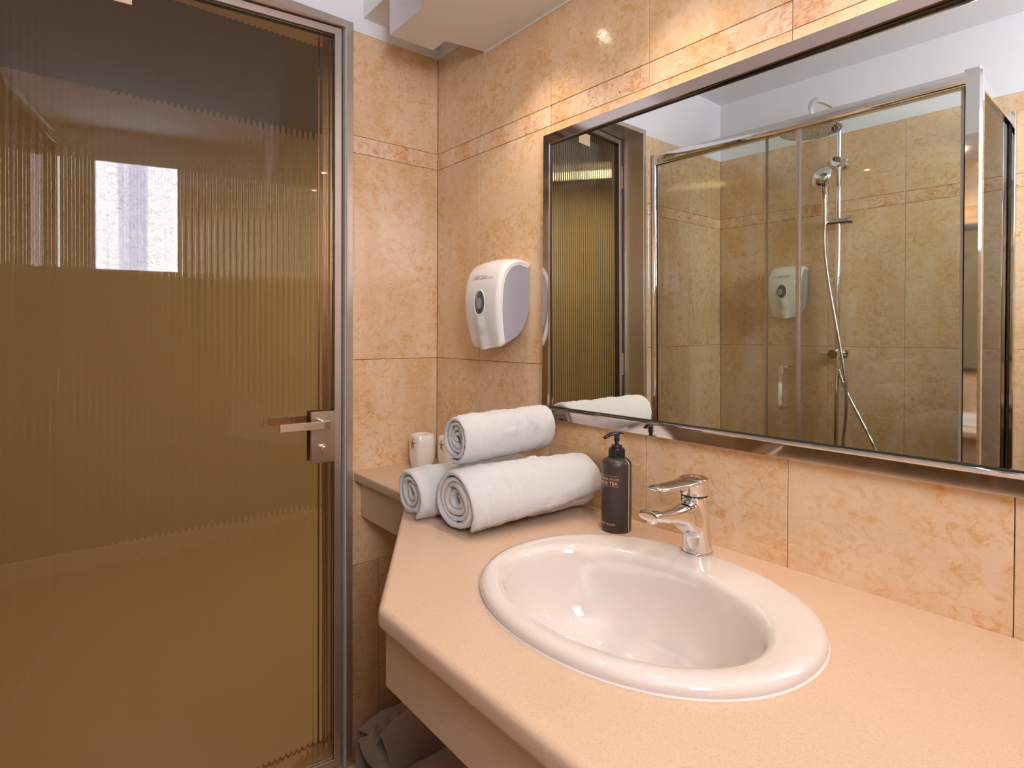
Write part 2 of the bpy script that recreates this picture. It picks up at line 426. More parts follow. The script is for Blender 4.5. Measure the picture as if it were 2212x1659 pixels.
# ------------------------------------------------------------------ vanity counter
vc = empty('vanity_counter', 'cream composite stone vanity counter with angled left corner under the mirror', 'counter')
plan = [(0.0006, -.0006), (0.0006, -.284), (.312, -.284), (.818, -.617), (XR-.001, -.617), (XR-.001, -.0006)]
ct = MB().prism(plan, .820, .851).obj('countertop', 'counter', vc)
# round the exposed edges, then cut the basin hole
bm = bmesh.new(); bm.from_mesh(ct.data)
es = [e for e in bm.edges if all(v.co.y < -.27 for v in e.verts)]
bmesh.ops.bevel(bm, geom=es, offset=.009, segments=4, affect='EDGES', profile=.5)
for f in bm.faces: f.smooth = True
for e in bm.edges:
    e.smooth = not (len(e.link_faces) == 2 and e.calc_face_angle(0) > math.radians(35))
bm.to_mesh(ct.data); bm.free()
SX, SY = 1.035, -.297
cutter = MB().loft([sell(SX, SY-.012, .236, .185, 2.05, z, 64) for z in (.75, .9)]).obj('cutter', 'counter')
bo = ct.modifiers.new('cut', 'BOOLEAN'); bo.object = cutter; bo.operation = 'DIFFERENCE'; bo.solver = 'EXACT'
bake(ct); bpy.data.objects.remove(cutter)
for p in ct.data.polygons: p.use_smooth = False if p.area > .02 else p.use_smooth
ap = MB()
out = [(.0006, -.262), (.305, -.262), (.796, -.592), (XR-.001, -.592)]; inn = [(.0006, -.242), (.299, -.242), (.790, -.572), (XR-.001, -.572)]
ap.prism(out+inn[::-1], .716, .8199)
ap.obj('apron_panel', 'counter', vc, bevel=.0015, seg=1)
for q_ in ((.02, .032, -.240, -.002, .70, .8199), (XR-.04, XR-.002, -.570, -.002, .60, .8199)): MB().box(*q_).obj('support_bracket', 'counter', vc)

# ------------------------------------------------------------------ basin
ba = empty('washbasin', 'white oval ceramic drop-in basin set in the cream counter', 'sink')
NB = 96
prof = [(.0000, .8512, 'o'), (-.002, .856, 'o'), (-.001, .861, 'o'), (.003, .8655, 'o'), (.010, .8675, 'o'), (.018, .8680, 'o')]
rings = []
def oring(d, z, n=2.1):
    pts = []
    for j in range(NB):
        t = 2*PI*j/NB; c, s_ = math.cos(t), math.sin(t)
        b = (.215-d)
        pts.append((SX+(.26-d)*math.copysign(abs(c)**(2/n), c), SY+b*math.copysign(abs(s_)**(2/n), s_), z))
    return pts
for d, z, _ in prof: rings.append(oring(d, z))
IX, IY = 1.030, -.326
def iring(a, b, z, cx=IX, cy=IY, n=2.05): return sell(cx, cy, a, b, n, z, NB)
rings.append(iring(.224, .161, .8672)); rings.append(iring(.217, .154, .8645)); rings.append(iring(.211, .148, .858))
for a, b, z, cy in [(.2075, .1455, .845, -.3255), (.203, .141, .82, -.3235), (.195, .134, .79, -.320), (.180, .122, .76, -.315), (.153, .104, .733, -.309), (.113, .077, .715, -.304), (.065, .047, .707, -.300), (.022, .022, .705, -.300)]:
    rings.append(iring(a, b, z, IX, cy))
bs = MB().loft(rings, cap=False); bs.obj('bowl', 'ceramic', ba, angle=80)
un = [oring(.003, .8511), iring(.222, .165, .8511), iring(.214, .152, .80), iring(.20, .14, .76), iring(.16, .11, .72), iring(.07, .05, .697), iring(.03, .03, .695)]
MB().loft(un, cap=False).obj('bowl_underside', 'ceramic', ba, angle=80)
MB().lathe([(.0215, .7055), (.0215, .7080), (.016, .7086), (.012, .7065), (.0, .7065)], IX, -.300, 32, cap=False).obj('drain', 'chrome', ba)
MB().loft([oring(-.0035, .8511), oring(-.003, .8517), oring(-.0005, .8522), oring(.004, .8524)], cap=False).obj('sealant_bead', 'caulk', ba, angle=80)

# ------------------------------------------------------------------ faucet
fa = empty('faucet', 'chrome single-lever mixer tap standing on the back rim of the basin', 'faucet')
FX = 1.015
body = MB()
prof = [(.868, -.103, .0262), (.876, -.103, .0255), (.90, -.1045, .0245), (.93, -.107, .0240), (.955, -.110, .0238), (.972, -.1115, .0236)]
body.loft([sell(FX, y, r, r, 2, z, 32) for z, y, r in prof])
def sec(y, zc, hz, hx, n=2.6):
    return [(FX+p[0], y, zc+p[1]) for p in [(a, b) for a, b, _ in sell(0, 0, hx, hz, n, 0, 28)]]
body.loft([sec(-.098, .928, .036, .0215), sec(-.122, .932, .032, .0215), (sec(-.142, .9385, .0255, .0218)), sec(-.160, .9455, .0175, .0216), sec(-.182, .9500, .0130, .0212), sec(-.208, .9540, .0108, .0206), sec(-.231, .9590, .0096, .0198), sec(-.2435, .9610, .0084, .0188)])
bo = body.obj('faucet_body', 'chrome', fa, angle=180)
rm = bo.modifiers.new('r', 'REMESH'); rm.mode = 'VOXEL'; rm.voxel_size = .0008; rm.use_smooth_shade = True
sm = bo.modifiers.new('s', 'SMOOTH'); sm.iterations = 45; sm.factor = .6
bake(bo)
for p in bo.data.polygons: p.use_smooth = True
MB().lathe([(.0275, .8675), (.0282, .870), (.0278, .8735), (.0262, .8745)], FX, -.103, 40).obj('base_ring', 'chrome', fa)
MB().lathe([(.0225, .9705), (.0225, .9755)], FX, -.1118, 32).obj('cartridge_gap', 'black', fa)
hd = MB()
hd.loft([sell(FX, y, r, r, 2, z, 32) for z, y, r in [(.9745, -.112, .0248), (.980, -.112, .0254), (.996, -.1125, .0252), (1.0035, -.1128, .0244)]])
hd.loft([[(FX+hx*cx_, y, zc+hz*cz_) for cx_, cz_ in [(math.copysign(abs(math.cos(t))**(.8), math.cos(t)), math.copysign(abs(math.sin(t))**(.8), math.sin(t))) for t in [2*PI*j/24 for j in range(24)]]]
         for y, zc, hz, hx in [(-.096, .998, .0055, .020), (-.118, .9985, .0055, .0232), (-.140, .9985, .0050, .0225), (-.160, .9980, .0056, .0205), (-.188, .9990, .0052, .0188), (-.212, 1.0004, .0050, .0176), (-.224, 1.0012, .0042, .0156), (-.2295, 1.0022, .0020, .0105)]])
hd = hd.obj('lever_handle', 'chrome', fa, angle=180)
rm = hd.modifiers.new('r', 'REMESH'); rm.mode = 'VOXEL'; rm.voxel_size = .0006; rm.use_smooth_shade = True
sm = hd.modifiers.new('s', 'SMOOTH'); sm.iterations = 34; sm.factor = .5
bake(hd)
for p in hd.data.polygons: p.use_smooth = True
MB().lathe([(.0095, .9535), (.0095, .9475), (.008, .9470)], FX, -.231, 24).obj('aerator', 'chrome', fa)
for dx, mm in ((-.006, 'red'), (.004, 'blue')):
    MB().lathe([(.0011, 1.0030), (.0011, 1.0042)], FX+dx, -.131, 12).obj('temperature_dot', mat(mm+'_dot', (.6, .05, .03) if mm == 'red' else (.05, .15, .6), .4), fa)
lg = MB().lathe([(.0020, 1.0034), (.0020, 1.0042)], FX-.008, -.108, 16)
for i, w_ in enumerate((.0022, .0016, .0022, .0018)): lg.box(FX-.003+i*.0032, FX-.003+i*.0032+w_, -.109, -.107, 1.0034, 1.0041)
lg.obj('etched_mark', 'grey_print', fa)

# ------------------------------------------------------------------ mirror
mi = empty('wall_mirror', 'large framed mirror with polished steel frame above the basin', 'mirror')
MX0, MX1, MZ0, MZ1 = .521, 1.90, 1.042, 1.746
def mitre(a0, a1, b0, b1, face, m, name):
    pass
def frame_side(pts_outer, pts_inner, name):
    """profile swept between two mitred corners; profile = (t across 0..1, y depth)"""
    pr = [(0, -.0005), (0, -.019), (.04, -.0218), (.67, -.0231), (.70, -.0260), (.76, -.0275), (.82, -.0262), (.85, -.0215), (.85, -.0120), (.50, -.0005)]
    rings = []
    for (ox, oz), (ix, iz) in zip(pts_outer, pts_inner):
        rings.append([(ox+(ix-ox)*t, y, oz+(iz-oz)*t) for t, y in pr])
    return MB().loft(rings).obj(name, 'frame_metal', mi, angle=25)
w = .037
O = [(MX0, MZ0), (MX1, MZ0), (MX1, MZ1), (MX0, MZ1)]; I = [(MX0+w, MZ0+w), (MX1-w, MZ0+w), (MX1-w, MZ1-w), (MX0+w, MZ1-w)]
for i in range(4): frame_side([O[i], O[(i+1) % 4]], [I[i], I[(i+1) % 4]], 'frame_rail' if i % 2 == 0 else 'frame_stile')
AL, BE = math.radians(.9156), math.radians(-.447)
nrm = Vector((math.sin(AL)*math.cos(BE), -math.cos(AL)*math.cos(BE), math.sin(BE))); mp_ = Vector((1.0, -.015, 1.4))
def my(x, z, off=0):
    d = off - nrm.x*(x-mp_.x) - nrm.z*(z-mp_.z); return mp_.y + d/nrm.y
q = .030
cs = [(MX0+q, MZ0+q), (MX1-q, MZ0+q), (MX1-q, MZ1-q), (MX0+q, MZ1-q)]
mg = MB().loft([[(x, my(x, z)+.0015, z) for x, z in cs], [(x, my(x, z), z) for x, z in cs]]).obj('mirror_glass', 'mirror', mi)
ed = MB()
for i in range(4):
    a, b = cs[i], cs[(i+1) % 4]; ai = (a[0]+(.0035 if a[0] < 1 else -.0035), a[1]+(.0035 if a[1] < 1.3 else -.0035)); bi = (b[0]+(.0035 if b[0] < 1 else -.0035), b[1]+(.0035 if b[1] < 1.3 else -.0035))
    ed.loft([[(p[0], my(*p)-.0004, p[1]) for p in (a, b, bi, ai)], [(p[0], my(*p)-.0010, p[1]) for p in (a, b, bi, ai)]])
ed.obj('black_edge', 'black', mi)

# ------------------------------------------------------------------ soap / towel dispensers on the walls
def dispenser(root, xf):
    """local: x across (0 centre), y out of the wall is negative, z up from the bottom of the shell"""
    H = .235
    def prof(t):   # outer front profile from wall top to bottom tip
        P_ = [(0, .2265), (-.014, .2305), (-.040, .2330), (-.072, .222), (-.094, .196), (-.105, .160), (-.108, .115), (-.105, .070), (-.098, .035), (-.091, .008), (-.088, 0)]
        f = t*(len(P_)-1); i = min(int(f), len(P_)-2); u = f-i
        a = P_[max(i-1, 0)]; b = P_[i]; c = P_[i+1]; d = P_[min(i+2, len(P_)-1)]
        return [.5*((2*b[k_])+(c[k_]-a[k_])*u+(2*a[k_]-5*b[k_]+4*c[k_]-d[k_])*u*u+(3*b[k_]-a[k_]-3*c[k_]+d[k_])*u**3) for k_ in (0, 1)]
    NT, NX = 46, 28
    def wd(t): return .0755 - (.0165*max(0, (t-.55)/.45)**1.3) - .004*max(0, (.25-t)/.25)
    def pt(t, s, ins=0):
        y, z = prof(t); y2, z2 = prof(min(1, t+.01)); y1, z1 = prof(max(0, t-.01))
        ty, tz = y2-y1, z2-z1; L_ = math.hypot(ty, tz) or 1; ny, nz = tz/L_, -ty/L_     # outward normal (towards -y)
        x = s*wd(t)
        crown = .007*(1-s*s)*min(1, t*4)
        edge = -.006*max(0, (abs(s)-.86)/.14)**2
        front = max(0, min(1, (t-.30)/.2))
        nose = .0065*math.exp(-((x)/.017)**2)*max(0, min(1, (t-.62)/.1))*(1-.55*math.exp(-((t-.80)/.045)**2))
        flute = -.0010*math.exp(-((abs(x)-.030)/.010)**2)*max(0, min(1, (t-.62)/.15))
        o = crown+edge+nose+flute-ins
        dz = -.004*math.exp(-(x/.03)**2)*max(0, (t-.9)/.1)
        return (x, y+ny*o, z+nz*o+dz)
    v = []; f = []
    for i in range(NT+1):
        for j in range(NX+1): v.append(pt(i/NT, j/NX*2-1))
    nb = len(v)
    for i in range(NT+1):
        for j in range(NX+1): v.append(pt(i/NT, (j/NX*2-1)*.97, .0125))
    n1 = NX+1
    for i in range(NT):
        for j in range(NX):
            a = i*n1+j; f.append((a, a+1, a+1+n1, a+n1)); f.append((nb+a, nb+a+n1, nb+a+1+n1, nb+a+1))
        for j in (0, NX):
            a = i*n1+j; f.append((a, a+n1, nb+a+n1, nb+a))
    for i in (0, NT):
        for j in range(NX):
            a = i*n1+j; f.append((a, a+1, nb+a+1, nb+a))
    MB().add(v, f).obj('front_shell', 'white_plastic', root, angle=40, xf=xf)
    # grey side housing
    inner = [Vector((0, *[c for c in pt(i/20, 0, .0125+.006)[1:]])) for i in range(21)]
    side = [(p.y if i else 0, p.z) for i, p in enumerate(inner)] + [(-.060, .012), (-.035, .026), (-.016, .048), (-.006, .080), (0, .115)]
    rg = []
    for s_ in (-1, 1): rg.append([(s_*(.0745-(.0165*max(0, (.115-z)/.115)**1.3)-.0035), y, z) for y, z in side])
    MB().loft(rg).obj('side_housing', 'grey_plastic', root, xf=xf)
    # oval level window: ring + dark lens
    def on(t, s, o): p = pt(t, s, -o); return Vector(p)
    def findz(x, z):
        # locate t for a height on the front
        lo, hi = .25, 1.0
        for _ in range(30):
            mid = (lo+hi)/2
            if pt(mid, x/wd(mid))[2] > z: lo = mid
            else: hi = mid
        return lo
    vs = []; fs = []; n = 36; rad = [(1.12, .0006), (1.04, .0022), (.96, .0008)]
    for sc, o in rad:
        for j in range(n):
            a = 2*PI*j/n; x = .005+.0218*sc*math.cos(a); z = .117+.032*sc*math.sin(a); t = findz(x, z); vs.append(pt(t, x/wd(t), -o))
    for i in range(2):
        for j in range(n): fs.append((i*n+j, i*n+(j+1) % n, (i+1)*n+(j+1) % n, (i+1)*n+j))
    wr_ = MB().add(vs, fs).obj('window_rim', 'white_plastic', root, xf=xf)
    vs = []; fs = []
    for i, sc in enumerate((1.0, .8, .55, .25)):
        for j in range(n):
            a = 2*PI*j/n; x = .005+.0213*sc*math.cos(a); z = .117+.0315*sc*math.sin(a); t = findz(x, z); vs.append(pt(t, x/wd(t), -(.0006+.0045*(1-sc*sc))))
    for i in range(3):
        for j in range(n): fs.append((i*n+j, i*n+(j+1) % n, (i+1)*n+(j+1) % n, (i+1)*n+j))
    fs.append(tuple(3*n+j for j in range(n)))
    MB().add(vs, fs).obj('level_window', 'dark_glossy', wr_, xf=xf)
    vs = [];
    for j in range(n):
        a = 2*PI*j/n; x = .010+.0095*math.cos(a); z = .115+.015*math.sin(a); t = findz(x, z); vs.append(pt(t, x/wd(t), -.0052))
    MB().add(vs, [tuple(range(n))]).obj('refill_marker', 'grey_plastic', wr_, xf=xf)
    def put(x0, z0):
        def fn(c):
            x = x0+c.x; z = z0+c.y; t = findz(x, z); p = pt(t, x/wd(t), -(.0004+c.z)); return xf @ Vector(p)
        return fn
    text_mesh('Soft Care', .0185, put(.021, .180), 'lettering', 'grey_print', root, shear=.35, align='LEFT' if False else 'RIGHT', ext=.0001, spacing=.78, offset=.0002)
    text_mesh('Line', .0118, put(.025, .180), 'lettering', 'grey_print', root, align='LEFT', spacing=1.15)
    MB().box(-.012, .012, -.030, -.022, .012, .024).obj('catch', 'grey_plastic', root, xf=xf)
d1 = empty('soap_dispenser', 'white wall dispenser with grey sides left of the mirror, above the rolled towels', 'dispenser')
dispenser(d1, Matrix.Translation(Vector((.3795, -.0004, 1.220))) @ Matrix.Diagonal((1, 1, .96, 1)))
d2 = empty('soap_dispenser', 'white wall dispenser with grey sides seen inside the shower', 'dispenser')
dispenser(d2, Matrix.Translation(Vector((.372, YF+.0004, 1.312))) @ Matrix.Rotation(PI, 4, 'Z'))

# ------------------------------------------------------------------ rolled white towels
def towel_roll(name, label, y0, y1, c0, c1, rx, rz, turns, th_end, seed, zfloor=None, flap=.0, sag=0, flare=0, lump=.05):
    """axis from (c0.x,y0,c0.z) (front end, near camera) to (c1.x,y1,c1.z)"""
    root = None
    NTu = 44; NL = 96
    n = int(turns*NTu); core = .16; pitch = (1-core)/turns
    V = []; Fc = []
    rings_t = [i/n for i in range(n+1)]
    L_ = y1-y0
    def surf(i_, l, side, hs):
        t = i_/n; A = t*turns*2*PI; rem = turns*2*PI-A
        wob = .25*math.sin(seed+l*3.1)*max(0, t-.7)
        ang = th_end + rem + flap*l*max(0, (t-.8)/.2) + wob
        rho = core+(1-core)*t
        # lumpy spiral
        rho += .035*math.sin(2*ang+seed)*(1-t)+.02*math.sin(3*ang+seed*2+l*2)
        rho += flare*max(0, (t-1+.28/turns)*turns/.28)**1.5*(1-.55*l)
        h = pitch*.46*hs
        r_ = rho+side*h
        taper = 1-.05*math.cos(l*PI*2)*0 - .06*abs(2*l-1)**6
        cx = c0[0]+(c1[0]-c0[0])*l; cz = c0[1]+(c1[1]-c0[1])*l
        lum = 1+lump*noise.noise(Vector((seed, l*3.6, ang*.8)))+.022*noise.noise(Vector((seed+3, l*11, ang*2.2)))
        x = cx+rx*r_*math.cos(ang)*taper*lum; z = cz+rz*r_*math.sin(ang)*taper*lum - sag*math.sin(l*PI)
        rec = -.010*(1-t)**1.5+.004*noise.noise(Vector((ang*.5, seed, t*3)))
        rec2 = .004*noise.noise(Vector((ang*.7, seed+9, t*3)))
        y = y0+rec*-1+(L_-rec*-1-rec2)*l
        p = Vector((x, y, z)); d = Vector((math.cos(ang), 0, math.sin(ang)))*side
        o = .0026*noise.noise(p*45+Vector((seed, 0, 0)))+.0018*noise.noise(p*230)+.0012*noise.noise(p*520)
        dist = l*abs(L_)
        if side > 0 and t > 1-1/turns:
            for g0 in (.010, .033): o -= .0013*math.exp(-((dist-g0)/.0022)**2)
            if .012 < dist < .031: o += .0007*math.sin(ang*rx*900)+.0002
            af = (t-(1-1/turns))*turns           # 0..1 around the outer turn
            for (a0, a1, d0, d1) in EMB:
                e = .0048*smooth(dist, d0, d1, .006)*smooth(af, a0, a1, .02); o += e
        return p+d*o
    def smooth(x_, a, b, w_):
        return max(0, min(1, (x_-a)/w_+.5))*max(0, min(1, (b-x_)/w_+.5))
    ls = [0, .004, .012, .025]+[.04+(1-.04-.04)*i/(NL-8) for i in range(NL-7)]+[.975, .988, .996, 1.0]
    for li, l in enumerate(ls):
        e = min(li, len(ls)-1-li); hs = (.30, .68, .90, 1.0)[e] if e < 4 else 1.0
        for i in range(n+1): V.append(surf(i, l, 1, hs*(1 if i < n-1 else .6)))
        for i in range(n, -1, -1): V.append(surf(i, l, -1, hs*(1 if i < n-1 else .6)))
    m_ = 2*(n+1)
    for a in range(len(ls)-1):
        for j in range(m_):
            b = a*m_+j; c = a*m_+(j+1) % m_; Fc.append((b, c, c+m_, b+m_))
    for a in (0, (len(ls)-1)*m_):
        for i in range(n): Fc.append((a+i, a+i+1, a+m_-2-i, a+m_-1-i))
    if zfloor is not None:
        for p in V:
            if p.z < zfloor: p.z = zfloor+(p.z-zfloor)*.02
    for p in V:
        if p.y > -.004: p.y = -.004
    o = MB().add(V, Fc).obj(name, 'terry', None, angle=180)
    tag(o, label, 'towel', 'rolled white towels on the counter')
    return o
EMB = [(.66, .685, .085, .14), (.725, .75, .09, .15), (.70, .76, .165, .18), (.65, .72, .185, .20), (.68, .695, .155, .21), (.79, .81, .085, .16), (.825, .84, .10, .27)]
towel_roll('rolled_towel', 'rolled white towel in front, nearest the black bottle', -.348, -.018, (.612, .9120), (.652, .9140), .070, .0625, 4.4, -.80, 1.3, .8515, flap=.75, flare=.16)
EMB = []
towel_roll('rolled_towel', 'rolled white towel at the left, its loose end tucked in the middle', -.372, -.060, (.474, .9020), (.492, .9020), .0565, .0520, 3.2, -1.0, 4.1, .8515, flap=.2, flare=.12)
EMB = [(.52, .545, .10, .165), (.58, .60, .105, .17), (.64, .675, .10, .16), (.54, .62, .185, .20), (.60, .66, .20, .215), (.56, .575, .175, .225)]
towel_roll('rolled_towel', 'rolled white towel stacked on top of the two others', -.330, -.048, (.589, 1.0330), (.558, 1.0330), .0445, .0510, 4.0, -2.0, 2.2, None, flap=.1)

# ------------------------------------------------------------------ black soap bottle
bt = empty('soap_bottle', 'tall black hand-wash bottle with pump beside the faucet', 'bottle')
BX, BY, BR = .811, -.078, .0305
MB().lathe([(.0285, .8515), (.0300, .8530), (BR, .8560), (BR, .985), (.0300, .9905), (.0275, .9945), (.0215, .9985), (.0170, 1.0005)], BX, BY, 64).obj('bottle_body', 'bottle', bt, angle=50)
pm = MB()
pm.lathe([(.0160, 1.0000), (.0160, 1.0170), (.0155, 1.0185), (.0115, 1.0190), (.0110, 1.0240), (.0100, 1.0250), (.0045, 1.0255)], BX, BY, 40)
for j in range(40):
    a = 2*PI*j/40; c, s_ = math.cos(a), math.sin(a)
    pm.box(BX+.0160*c-.0005, BX+.0160*c+.0005, BY+.0160*s_-.0005, BY+.0160*s_+.0005, 1.001, 1.0165)
cap = pm.obj('pump_collar', 'pump', bt)
MB().lathe([(.0042, 1.0250), (.0042, 1.0330), (.0060, 1.0335), (.0060, 1.0385), (.0050, 1.0390), (.0062, 1.0440), (.0062, 1.0490)], BX, BY, 24).obj('pump_stem', 'pump', bt)
nz = []
for y, zc, hz, hx in [(BY+.018, 1.0465, .0018, .0055), (BY+.008, 1.0490, .0026, .0070), (BY-.004, 1.0500, .0030, .0072), (BY-.016, 1.0492, .0030, .0062), (BY-.028, 1.0465, .0028, .0048), (BY-.036, 1.0435, .0026, .0042)]:
    nz.append([(BX+a, y, zc+b) for a, b, _ in sell(0, 0, hx, hz, 2.6, 0, 20)])
MB().loft(nz).obj('pump_nozzle', 'pump', bt, angle=50)
def wrap(z0, r=BR+.00012, off=-PI/2):
    def fn(c):
        a = off+c.x/BR; return Vector((BX+(r+c.z)*math.cos(a), BY+(r+c.z)*math.sin(a), z0+c.y))
    return fn
OFF = -PI/2-.05
text_mesh('BOTANICAL MOOD', .0062, wrap(.9580, off=OFF), 'lettering', 'gold_print', bt, spacing=1.02, ext=.0001)
text_mesh('BLACK TEA', .0098, wrap(.9485, off=OFF), 'lettering', 'gold_print', bt, ext=.0001, offset=.0001)
text_mesh('HAND WASH', .0052, wrap(.8670, off=OFF), 'lettering', 'gold_print', bt, spacing=1.45, ext=.0001, offset=.0001)
for z in (.9660, .9455):
    vs = []; n = 36
    for j in range(n+1):
        a = OFF+(-.027+.054*j/n)/BR
        for zz in (z, z+.0006): vs.append((BX+(BR+.0002)*math.cos(a), BY+(BR+.0002)*math.sin(a), zz))
    MB().add(vs, [(2*j, 2*j+1, 2*j+3, 2*j+2) for j in range(n)]).obj('print_line', 'gold_print', bt)
# pale strip running up the right-hand side and over the shoulder
A0 = math.radians(3); vs = []; pr = [(BR+.0004, .853), (BR+.0004, .985), (.0304, .9908), (.0279, .9950), (.0219, .9990)]
for r, z in pr:
    for dlt in (-.0010, .0010): vs.append((BX+r*math.cos(A0+dlt/BR), BY+r*math.sin(A0+dlt/BR), z))
MB().add(vs, [(2*j, 2*j+1, 2*j+3, 2*j+2) for j in range(len(pr)-1)]).obj('side_strip', 'pale_strip', bt)

# ------------------------------------------------------------------ ceramic tumblers in the corner
def star_pts(cx, cz, R_, n=5):
    pts = []
    for i in range(2*n):
        a = PI/2+PI*i/n; r = R_ if i % 2 == 0 else R_*.26
        pts.append((cx+r*math.cos(a), cz+r*math.sin(a)*1.25))
    return pts
def cup(root, cx, cy, holder=False, rot=0.0):
    z0 = .8515
    pr = [(.0250, 0), (.0275, .001), (.0295, .006), (.0325, .030), (.0338, .055), (.0332, .080), (.0312, .094), (.0292, .0985), (.0270, .0995)]
    rings = [sell(cx, cy, r, r, 3.6, z0+z, 56, rot) for r, z in pr]
    if not holder:
        rings += [sell(cx, cy, r, r, 3.2, z0+z, 56, rot) for r, z in [(.0252, .0985), (.0248, .094), (.0265, .06), (.0245, .008), (.005, .006)]]
        MB().loft(rings).obj('cup_body', 'cupceramic', root, angle=60)
    else:
        rings += [sell(cx, cy, r, r, 3.0, z0+z, 56, rot) for r, z in [(.020, .1000), (.001, .1002)]]
        b = MB().loft(rings).obj('cup_body', 'cupceramic', root, angle=60)
        sl = MB()
        for dx in (-.011, .011): sl.loft([sell(cx+dx, cy, .0065, .0105, 2, z, 20) for z in (z0+.0996, z0+.1006)])
        sl.obj('brush_slot', 'black', root)
    vs = [(cx-.000, cy-.0352, z0+.070)]; pts = star_pts(cx-.000, z0+.072, .0190)
    for x_, z_ in pts:
        vs.append((x_, cy-.0338-.0002+.000*abs(x_-cx)+(.0045*((x_-cx)/.03)**2), z_))
    MB().add(vs, [(0, 1+i, 1+(i+1) % 10) for i in range(10)]).obj('starfish_motif', 'gold', root, angle=1)
c1 = empty('tumbler', 'cream ceramic tumbler with gold starfish, standing in the counter corner', 'tumbler')
cup(c1, .078, -.1005)
c2 = empty('toothbrush_holder', 'cream ceramic toothbrush holder with gold starfish, half hidden behind the top towel', 'toothbrush holder')
cup(c2, .150, -.046, True)

# ------------------------------------------------------------------ grey towels on the floor
def drape(b, prof, y0, y1, sway, seed, th=.007, ny=44, npf=70):
    """a thick folded sheet: profile in (x,z) swept along y, returned into MB b"""
    c = curve_pts([(p[0], 0, p[1]) for p in prof], npf)
    up, dn = [], []
    for j in range(ny+1):
        t = j/ny; y = y0+(y1-y0)*t; a, bb = [], []
        for i, p in enumerate(c):
            q0 = c[max(i-1, 0)]; q1 = c[min(i+1, len(c)-1)]; tg = (q1-q0).normalized(); nr_ = Vector((-tg.z, 0, tg.x))
            w_ = Vector((p.x+sway[0]*t+.014*noise.noise(Vector((t*3, i*.05, seed))), y+.02*noise.noise(Vector((i*.08, seed, t*2))), max(.002, p.z*(1+sway[1]*t)+.016*noise.noise(Vector((seed+4, i*.07, t*4)))*min(1, p.z*12))))
            o = .0018*noise.noise(w_*130)
            a.append(w_+nr_*(th/2+o)); bb.append(w_-nr_*(th/2+o))
        up.append(a+bb[::-1])
    for r in up:
        for p in r: p.z = max(p.z, .0015)
    b.loft(up)
tg = MB()
drape(tg, [(.030, .003), (.036, .05), (.046, .110), (.072, .140), (.105, .128), (.120, .075), (.135, .105), (.165, .165), (.215, .150), (.235, .080), (.240, .004)], -.285, -.06, (.02, .45), 1.0)
drape(tg, [(.070, .003), (.078, .07), (.095, .118), (.128, .128), (.170, .100), (.215, .090), (.250, .050), (.262, .004)], -.315, -.20, (-.01, .3), 5.0)
tag(tg.obj('floor_towel', 'terry_grey', None, angle=180), 'grey-brown terry towel dropped on the floor under the counter corner, nearest the door', 'towel')
tg = MB()
drape(tg, [(.285, .003), (.290, .06), (.305, .125), (.345, .160), (.395, .150), (.430, .105), (.470, .120), (.505, .060), (.515, .004)], -.34, -.08, (.0, .3), 9.0)
tag(tg.obj('floor_towel', 'terry_grey', None, angle=180), 'second grey-brown terry towel behind the first, cut off by the counter', 'towel')

# ------------------------------------------------------------------ shower enclosure
SYF = -1.246; SXR = 1.157; STOP = 2.045
se = empty('shower_enclosure', 'chrome framed glass shower cubicle with sliding door opposite the mirror', 'shower')
tr_ = MB().loft([[(0.001, YF+.001, .001), (SXR+.03, YF+.001, .001), (SXR+.03, SYF+.03, .001), (0.001, SYF+.03, .001)], [(0.001, YF+.001, .085), (SXR+.03, YF+.001, .085), (SXR+.03, SYF+.03, .085), (0.001, SYF+.03, .085)],
                 [(.03, YF+.03, .085), (SXR, YF+.03, .085), (SXR, SYF, .085), (.03, SYF, .085)], [(.05, YF+.05, .045), (SXR-.02, YF+.05, .045), (SXR-.02, SYF-.02, .045), (.05, SYF-.02, .045)]])
tr_.obj('shower_tray', 'tray', se, bevel=.004)
def rail(b, x0, x1, y, z0, z1, d=.030):
    n = 14; ring = []
    for i in range(n+1):
        a = PI/2-PI*i/n; ring.append((y+d*.45+.008*math.cos(a)*1.0, (z0+z1)/2+(z1-z0)/2*math.sin(a)))
    ring = [(y-d*.45, z1)]+[(yy, zz) for yy, zz in ring]+[(y-d*.45, z0)]
    b.loft([[(x, yy, zz) for yy, zz in ring] for x in (x0, x1)])
b = MB(); rail(b, .012, SXR-.018, SYF, 1.995, 2.040); b.obj('top_rail', 'chrome', se, angle=40)
b = MB(); rail(b, .012, SXR-.018, SYF, .086, .120); b.obj('bottom_rail', 'chrome', se, angle=40)
b = MB().loft([[(x, SYF+.024*math.cos(2*PI*j/24), z) for j in range(0)] or [(0.0008, SYF-.022, z), (.004, SYF-.026, z), (.014, SYF-.024, z), (.022, SYF-.014, z), (.024, SYF, z), (.022, SYF+.014, z), (.014, SYF+.022, z), (.004, SYF+.024, z), (.0008, SYF+.020, z)] for z, x in ((.086, 0), (STOP-.005, 0))])
b.obj('wall_profile', 'chrome', se, angle=40)
b = MB().prism([(SXR-.022, SYF-.018), (SXR-.022, SYF+.014), (SXR-.018, SYF+.019), (SXR+.016, SYF+.019), (SXR+.022, SYF+.012), (SXR+.022, SYF-.018)], .086, STOP)
b.obj('corner_post', 'chrome', se, angle=30)
for q_ in ((2.000, 2.038), (.086, .115)): MB().box(SXR-.012, SXR+.012, YF+.02, SYF-.018, *q_).obj('side_rail', 'chrome', se, bevel=.003)
MB().box(SXR-.018, SXR+.000, YF+.0008, YF+.024, .086, STOP).box(SXR+.006, SXR+.022, YF+.0008, YF+.034, .086, STOP+.006).obj('wall_profile', 'chrome', se, bevel=.004)
